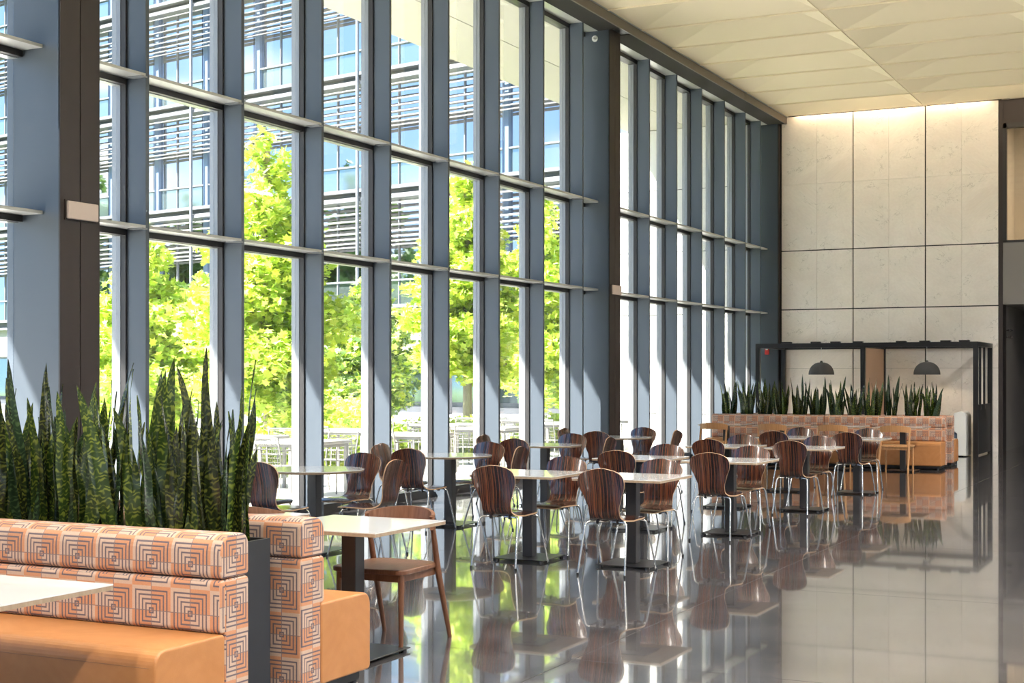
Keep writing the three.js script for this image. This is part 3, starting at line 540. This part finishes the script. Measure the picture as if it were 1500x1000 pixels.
  const sh = mesh('outer_shell', shellOf(0.62).rotateY(Math.PI).translate(0.2, 0, 0.3), M.white, pod);
  mesh('seat', rspan(0.05, -0.55, 0.1, 0.46, 0.25, -0.28, 0.04), M.blueFabric, pod); mesh('back_pad', rspan(0.06, -0.02, 0.46, 0.8, 0.25, -0.28, 0.03), M.blueFabric, pod);
  mesh('base', span(0.15, -0.5, 0, 0.1, 0.22, -0.25), M.black, pod);
  const pt = thing('side_table', 'small white side table beside the lounge pod', 'table', [-5.35, 0, -29.1]); mesh('tabletop', rbox(0.5, 0.02, 0.4, 0.008, 0, 0.72, 0), M.tabletop, pt); mesh('post', rbox(0.06, 0.69, 0.06, 0.01, 0, 0.365, 0), M.white, pt); mesh('base_plate', rbox(0.36, 0.02, 0.36, 0.008, 0, 0.01, 0), M.white, pt);
}
// small fixtures
{
  for (const [x, y, z, lab] of [[-8.7, 2.95, -9.315, 'small beige wall box on the brown face of the near column'], [-8.7, 2.93, -21.33, 'small beige wall box on the brown face of the middle column']]) {
    const t = thing('sensor_box', lab, 'wall box', [x, y, z], 0, 'wall boxes on the columns'); mesh('cover', rbox(0.03, 0.15, 0.36, 0.01, 0.027, 0, 0), M.box, t); mesh('back_plate', span(0, 0.012, -0.085, 0.085, 0.19, -0.19), M.bronze, t);
  }
  const a = thing('fire_alarm', 'red fire alarm strobe on the column by the stone wall', 'fire alarm', [-8.9, 2.12, -30.62]); mesh('housing', rbox(0.09, 0.19, 0.05, 0.01, 0, 0, 0.025), M.red, a); mesh('lens', rbox(0.05, 0.05, 0.02, 0.008, 0, 0.03, 0.055), M.white, a);
  const s = thing('sprinkler_head', 'small white sprinkler on the near face of the middle column', 'sprinkler', [-8.95, 6.93, -21.1]); mesh('escutcheon', new THREE.CylinderGeometry(0.05, 0.05, 0.015, 16).rotateX(Math.PI / 2).translate(0, 0, 0.008), M.white, s); mesh('nozzle', new THREE.CylinderGeometry(0.015, 0.022, 0.09, 10).rotateX(Math.PI / 2).translate(0, -0.005, 0.055), M.white, s);
}
// ---------------------------------------------------------------- outside
{
  const g = structure('ground', 'pale sunlit concrete patio outside the windows', 'ground');
  mesh('patio', span(-9.28, -40, -0.3, -0.02, 40, -60), M.paving, g);
  const lawn = structure('ground_far', 'grass and paths beyond the patio', 'ground');
  mesh('grass', span(-150, 90, -0.6, -0.32, 90, -160), std({ color: lin(0.16, 0.22, 0.06), roughness: 1 }), lawn);  // unseen to the right, dark there so little light bounces to the ceiling
  const s = structure('roof_overhang', 'cream panelled roof overhang outside the glass', 'roof');
  mesh('roof_core', span(-9.3, -12.3, CEIL + 0.02, CEIL + 0.6, ZF + 8, -44), M.soffit, s);
  for (let i = 0; i < 20; i++) for (const [a, b] of [[-9.3, -10.84], [-10.86, -12.3]]) mesh('soffit_panel', span(a, b, CEIL, CEIL + 0.02, ZF + 8 - i * 2.9 + 0.006, ZF + 8 - (i + 1) * 2.9 - 0.006 + 0.012), M.soffit, s);
  const w = structure('wall_wing', 'white panelled exterior wall of the adjoining wing', 'wall');
  mesh('wing_core', span(-9.32, -13.46, -0.3, CEIL, -31.06, -36), M.gasket, w);
  for (const [y0, y1] of [[-0.02, 0.69], [0.7, 2.95], [2.96, 4.38], [4.39, 5.8], [5.81, CEIL - 0.01]]) for (let i = 0; i < 3; i++) mesh('wing_panel', span(-9.3 - i * 1.4 - 0.006, -9.3 - (i + 1) * 1.4 + 0.006, y0 + 0.004, y1 - 0.004, -31.0, -31.06), M.wing, w);
  mesh('wing_panel', span(-13.46, -13.5, 0, CEIL - 0.01, -31.0, -36), M.wing, w);
}
// the office building across the court
{
  const t = thing('office_building', 'glass office block with white sunshade louvres across the court', 'building', [-37.8, -0.3, -46], -0.194);
  const X0 = -22.5, X1 = 27, B = 3, FL = 4.17, base = 4.35, top = 4;
  mesh('body', span(X0, X1, 3.0, base + FL * top + 0.6, -0.35, -14), M.facadeBlue, t);
  mesh('ground_body', span(X0, X1, 0, 3.0, -2.5, -14), M.facadeBlue, t);
  const paneG = span(0.02, 1.48, 0.92, FL - 0.38, 0, -0.03), spG = span(0.02, 1.48, 0.04, 0.88, 0, -0.03), finG = span(-0.13, 0.13, 0, FL, 0.12, -0.34), mulG = span(-0.022, 0.022, 0, FL, 0.05, -0.05), postG = span(-0.045, 0.045, 0, FL, 0.62, 0.53), armG = span(-0.03, 0.03, -0.04, 0.04, 0.55, 0.1);
  for (let f = 0; f < top; f++) {
    const y = base + f * FL;
    for (let x = X0; x < X1 - 0.1; x += 1.5) { const p = mesh('window_pane', paneG, M.facadeGlass, t); p.position.set(x, y, 0); const q = mesh('spandrel_pane', spG, M.spandrelGlass, t); q.position.set(x, y, 0); }
    for (let x = X0; x <= X1 + 0.1; x += B) {
      mesh('facade_fin', finG, M.facadeBlue, t).position.set(x + 0.32, y, 0); mesh('louvre_post', postG, M.facadeMetal, t).position.set(x, y, 0);
      mesh('mullion', mulG, M.facadeMetal, t).position.set(x + 1.5, y, 0); mesh('bracket', armG, M.facadeMetal, t).position.set(x, y + 0.02, 0);
    }
    mesh('slab_rail', span(X0, X1, y - 0.1, y + 0.02, 0.56, 0.0), M.facadeMetal, t); mesh('slab_rail', span(X0, X1, y - 0.42, y - 0.32, 0.5, 0.0), M.facadeMetal, t);
    mesh('slab_band', span(X0, X1, y - 0.36, y - 0.06, 0.14, 0.0), M.facadeMetal, t);
    mesh('handrail', span(X0, X1, y + 0.88, y + 0.94, 0.1, 0.02), M.facadeMetal, t);
    for (let k = 0; k < 9; k++) { const b = new THREE.BoxGeometry(X1 - X0, 0.024, 0.13); b.rotateX(0.55); mesh('louvre_blade', metreUV(b.translate((X0 + X1) / 2, 0, 0.44)), M.louver, t).position.y = y + 2.12 + k * (0.125 + 0.012 * k); }
  }
  mesh('slab_band', span(X0, X1, 2.75, base - 0.4, 0.25, -2.4), M.concreteBand, t);
  mesh('parapet', span(X0, X1, base + FL * top, base + FL * top + 0.7, 0.4, -1), M.facadeMetal, t);
  for (let x = X0; x <= X1; x += 6) mesh('ground_column', span(x - 0.25, x + 0.25, 0, 2.8, -0.3, -0.8), M.concreteBand, t);
  for (let x = X0; x < X1 - 0.1; x += 3) mesh('ground_pane', span(x + 0.04, x + 2.96, 0.9, 2.74, -2.45, -2.49), M.spandrelGlass, t);
  mesh('ground_plinth', span(X0, X1, 0, 0.9, -2.3, -2.6), M.concreteBand, t);
  for (let k = 0; k < 3; k++) mesh('plinth_step', span(X0, X1, 0, 0.75 - k * 0.22, -1.6 + k * 1.5, -2.3), M.concreteBand, t);
}
// trees, shrubs and hedges
const leafShape = (() => { const s = new THREE.Shape(), P = [[0, -0.5], [0.16, -0.28], [0.5, -0.3], [0.32, -0.02], [0.48, 0.24], [0.18, 0.2], [0, 0.55], [-0.18, 0.2], [-0.48, 0.24], [-0.32, -0.02], [-0.5, -0.3], [-0.16, -0.28]]; P.forEach(([x, y], i) => i ? s.lineTo(x, y) : s.moveTo(x, y)); const g = new THREE.ShapeGeometry(s), p = g.attributes.position; for (let i = 0; i < p.count; i++) p.setZ(i, 0.22 * Math.abs(p.getX(i))); g.computeVertexNormals(); return g; })();
function foliage(parent, blobs, n, size, cols, seed) {
  const r = rng(seed), im = new THREE.InstancedMesh(leafShape, M.foliage, n), d = new THREE.Object3D(), c = new THREE.Color();
  const vol = blobs.map((b) => b[3] * b[4] * b[5]), tot = vol.reduce((a, b) => a + b, 0);
  for (let i = 0; i < n; i++) {
    let q = r() * tot, k = 0; while (k < blobs.length - 1 && q > vol[k]) q -= vol[k++];
    const [x, y, z, rx, ry, rz] = blobs[k], th = r() * 6.2832, u = r() * 2 - 1, s = Math.sqrt(1 - u * u), rad = Math.pow(r(), 0.42) * (0.86 + 0.28 * n3(x + Math.cos(th) * s * 2.5 + seed, u * 2.5 + y, Math.sin(th) * s * 2.5));
    d.position.set(x + Math.cos(th) * s * rad * rx, y + u * rad * ry, z + Math.sin(th) * s * rad * rz);
    d.rotation.set((r() - 0.5) * 2.2 - 1.1, r() * 6.28, (r() - 0.5) * 2.0, 'YXZ'); d.scale.setScalar(size * (0.65 + 0.7 * r())); d.updateMatrix(); im.setMatrixAt(i, d.matrix);
    const t = r(), e = cols[Math.floor(r() * cols.length)]; c.setRGB(e[0] * (0.8 + 0.4 * t), e[1] * (0.85 + 0.3 * t), e[2] * (0.8 + 0.4 * t)); im.setColorAt(i, c);
  }
  im.name = 'foliage'; im.userData.kind = 'stuff'; im.castShadow = im.receiveShadow = true; parent.add(im); return im;
}
const LIME = [[0.62, 0.72, 0.08], [0.52, 0.68, 0.09], [0.7, 0.76, 0.16], [0.44, 0.62, 0.08]], GREEN = [[0.16, 0.28, 0.06], [0.20, 0.32, 0.07], [0.12, 0.22, 0.05]];
function tree(name, x, z, H, rad, low, n, size, cols, label, group, seed, trunkR = 0.07) {
  const r = rng(seed), t = thing(name, label, 'tree', [x, -0.05, z], 0, group);
  mesh('trunk', metreUV(tube([V(0, 0, 0), V(0.03, H * 0.3, 0.02), V(-0.03, H * 0.6, 0), V(0.02, H * 0.93, 0.02)], trunkR, 16, 9), 3), M.bark, t);
  const blobs = [], K = 16;
  for (let i = 0; i < K; i++) { const f = i / (K - 1), w = rad * (f < 0.25 ? 0.62 + 1.5 * f : Math.pow(1 - (f - 0.25) / 0.78, 0.8)), a = i * 2.4, y = low + (H - low) * (0.06 + 0.9 * f), o = w * 0.5; blobs.push([Math.cos(a) * o, y, Math.sin(a) * o, w * 0.66 + 0.1, (H - low) * 0.1, w * 0.66 + 0.1]); mesh('branch', metreUV(tube([V(0, y - 0.35 * w, 0), V(Math.cos(a) * o * 0.6, y - 0.1 * w, Math.sin(a) * o * 0.6), V(Math.cos(a) * w, y + 0.15 * w, Math.sin(a) * w)], trunkR * 0.26, 8, 5), 3), M.bark, t); }
  foliage(t, blobs, n, size, cols, seed); return t;
}
tree('maple_tree', -15.7, -21.6, 6.15, 1.75, 0.7, 15000, 0.15, LIME, 'bright green maple tree with pointed crown close to the patio hedge', 'young maples in the court', 21);
tree('maple_tree', -14.1, -26.4, 5.95, 1.5, 1.45, 13000, 0.15, LIME, 'bright green maple with a bare grey trunk above the hedge', 'young maples in the court', 22, 0.1);
tree('maple_tree', -15.0, -31.8, 6.5, 1.35, 0.9, 10000, 0.16, LIME, 'bright green maple nearest to the white wing', 'young maples in the court', 23);
tree('maple_tree', -18.6, -21.6, 4.5, 1.6, 0.6, 12000, 0.15, LIME, 'low bright green maple beside the pointed maple', 'young maples in the court', 24);
tree('maple_tree', -21.5, -34, 4.2, 1.6, 0.5, 9000, 0.17, [...LIME, ...GREEN], 'small leafy maple in front of the office block', 'young maples in the court', 25);
tree('maple_tree', -27, -34, 4.6, 2.0, 0.5, 9000, 0.18, [...LIME, ...GREEN], 'broad leafy maple in front of the office block', 'young maples in the court', 26);
tree('maple_tree', -24, -38.8, 4.8, 1.9, 0.6, 8000, 0.2, [...LIME, ...GREEN], 'far leafy maple at the foot of the office block', 'young maples in the court', 27);
[[-60, -22, 15, 4.5], [-68, -14, 17, 5], [-76, -20, 16, 5], [-56, -8, 14, 4.5], [-84, -28, 18, 5.5], [-66, -30, 13, 4], [-52, 4, 15, 4.5], [-92, -14, 17, 5], [-74, -2, 16, 5]].forEach(([x, z, h, r], i) => tree('park_tree', x, z, h, r, 1.5, 2600, 0.65, GREEN, 'unseen tall dark green park tree mirrored in the office block', 'park trees', 60 + i, 0.25));  // out of view, placed for their reflection in the office glass
function shrub(name, x, z, w, h, d, n, label, group, seed, cols = LIME) {
  const t = thing(name, label, 'hedge', [x, -0.05, z], 0, group), r = rng(seed), blobs = [];
  const k = Math.max(3, Math.round(Math.max(w, d) / 0.55));
  for (let i = 0; i < k; i++) { const f = (i + 0.5) / k - 0.5; blobs.push([w > d ? f * w : 0, h * 0.5, w > d ? 0 : f * d, w > d ? w / k * 0.85 : w / 2, h * (0.48 + 0.12 * r()), w > d ? d / 2 : d / k * 0.85]); }
  mesh('stem', join(...blobs.map((b) => cyl(0.02, 0.03, h * 0.6, b[0], h * 0.3, b[2], 6))), M.bark, t);
  foliage(t, blobs, n, 0.11, cols, seed);
}
[[-13.6, -17.5, 0.9, 0.78, 3.0], [-13.5, -21.0, 0.9, 0.8, 3.4], [-13.45, -24.6, 0.9, 0.8, 3.2], [-12.9, -27.9, 0.9, 0.8, 2.6], [-17.2, -25.5, 1.2, 1.0, 3.6], [-19.6, -29.5, 1.2, 1.1, 4], [-22.5, -25, 1.2, 1.2, 4.5], [-26, -29, 1.2, 1.3, 5]].forEach(([x, z, w, h, d], i) => shrub('clipped_hedge', x, z, w, h, d, 4200, i < 4 ? `low lime green hedge beside the patio tables, ${['fourth', 'third', 'second', 'first'][i]} from the white wing` : `lime green hedge among the maples, ${['first', 'second', 'third', 'fourth'][i - 4]} behind the patio hedge`, 'patio hedges', 40 + i));
// patio furniture
const patioTable0 = (() => {
  const t = thing('patio_table', 'pale metal patio table outside the windows', 'table', [0, 0, 0], 0, 'patio tables');
  mesh('tabletop', rbox(1.0, 0.04, 0.8, 0.012, 0, 0.715, 0), M.patioTop, t); mesh('rim', span(-0.46, 0.46, 0.655, 0.695, 0.36, -0.36), M.patioMetal, t);
  for (const [a, b] of glideSpots) mesh('leg', rbox(0.045, 0.66, 0.045, 0.006, a * 0.44, 0.33, b * 0.34), M.patioMetal, t);
  return t;
})();
const patioChair0 = (() => {
  const t = thing('patio_chair', 'pale wire patio chair outside the windows', 'chair', [0, 0, 0], 0, 'patio chairs');
  const fr = [];
  for (const s of [-1, 1]) mesh('side_frame', join(tube([V(s * 0.25, 0, -0.22), V(s * 0.25, 0.6, -0.21), V(s * 0.25, 0.64, -0.15), V(s * 0.25, 0.64, 0.2)], 0.011, 20, 6), tube([V(s * 0.25, 0, 0.27), V(s * 0.25, 0.44, 0.2), V(s * 0.25, 0.8, 0.27)], 0.011, 14, 6)), M.patioMetal, t);
  mesh('top_rail', rod(V(-0.25, 0.8, 0.27), V(0.25, 0.8, 0.27), 0.014), M.patioMetal, t);
  const w = []; for (let i = 0; i <= 14; i++) { const x = -0.24 + i * 0.48 / 14; w.push(rod(V(x, 0.44, 0.21), V(x, 0.8, 0.27), 0.003, 4), rod(V(x, 0.44, -0.2), V(x, 0.44, 0.21), 0.003, 4)); } for (let i = 0; i < 6; i++) { w.push(rod(V(-0.24, 0.5 + i * 0.055, 0.215 + i * 0.009), V(0.24, 0.5 + i * 0.055, 0.215 + i * 0.009), 0.003, 4), rod(V(-0.24, 0.44, -0.2 + i * 0.08), V(0.24, 0.44, -0.2 + i * 0.08), 0.003, 4)); }
  mesh('wire_mesh', join(...w), M.patioMetal, t); return t;
})();
const ORDINAL = ['first', 'second', 'third', 'fourth', 'fifth', 'sixth'];
[['by the glass', [[-10.7, -13.0], [-10.75, -15.6], [-10.7, -18.3], [-10.8, -21.0], [-10.75, -23.8], [-10.8, -26.6]]], ['by the hedge', [[-12.3, -16.4], [-12.35, -19.2], [-12.3, -22.2], [-12.35, -25.2]]], ['beyond the hedge', [[-15.6, -16.4]]]].forEach(([row, spots], q) => spots.forEach(([x, z], i) => {
  const o = spots.length > 1 ? `${ORDINAL[spots.length - 1 - i]} from the white wing, ` : '', lab = `pale metal patio table, ${o}${row}`;
  if (i || q) dup(patioTable0, [x, -0.02, z], 0, lab, 'patio tables'); else { patioTable0.position.set(x, -0.02, z); patioTable0.userData.label = lab; }
  [[0.05, 0.72, 0, 'facing'], [-0.05, -0.74, Math.PI, 'turned from']].forEach(([dx, dz, turn, way], k) => {
    const cl = `wire patio chair ${way} white wing, ${o ? ORDINAL[spots.length - 1 - i] + ' table from it ' : 'the table '}${row}`;
    if (i || q || k) dup(patioChair0, [x + dx, -0.02, z + dz], turn + 0.1 * Math.sin((i + q * 7) * 3 + k), cl, 'patio chairs'); else { patioChair0.position.set(x + dx, -0.02, z + dz); patioChair0.userData.label = cl; }
  });
}));
renderer.render(scene, camera);
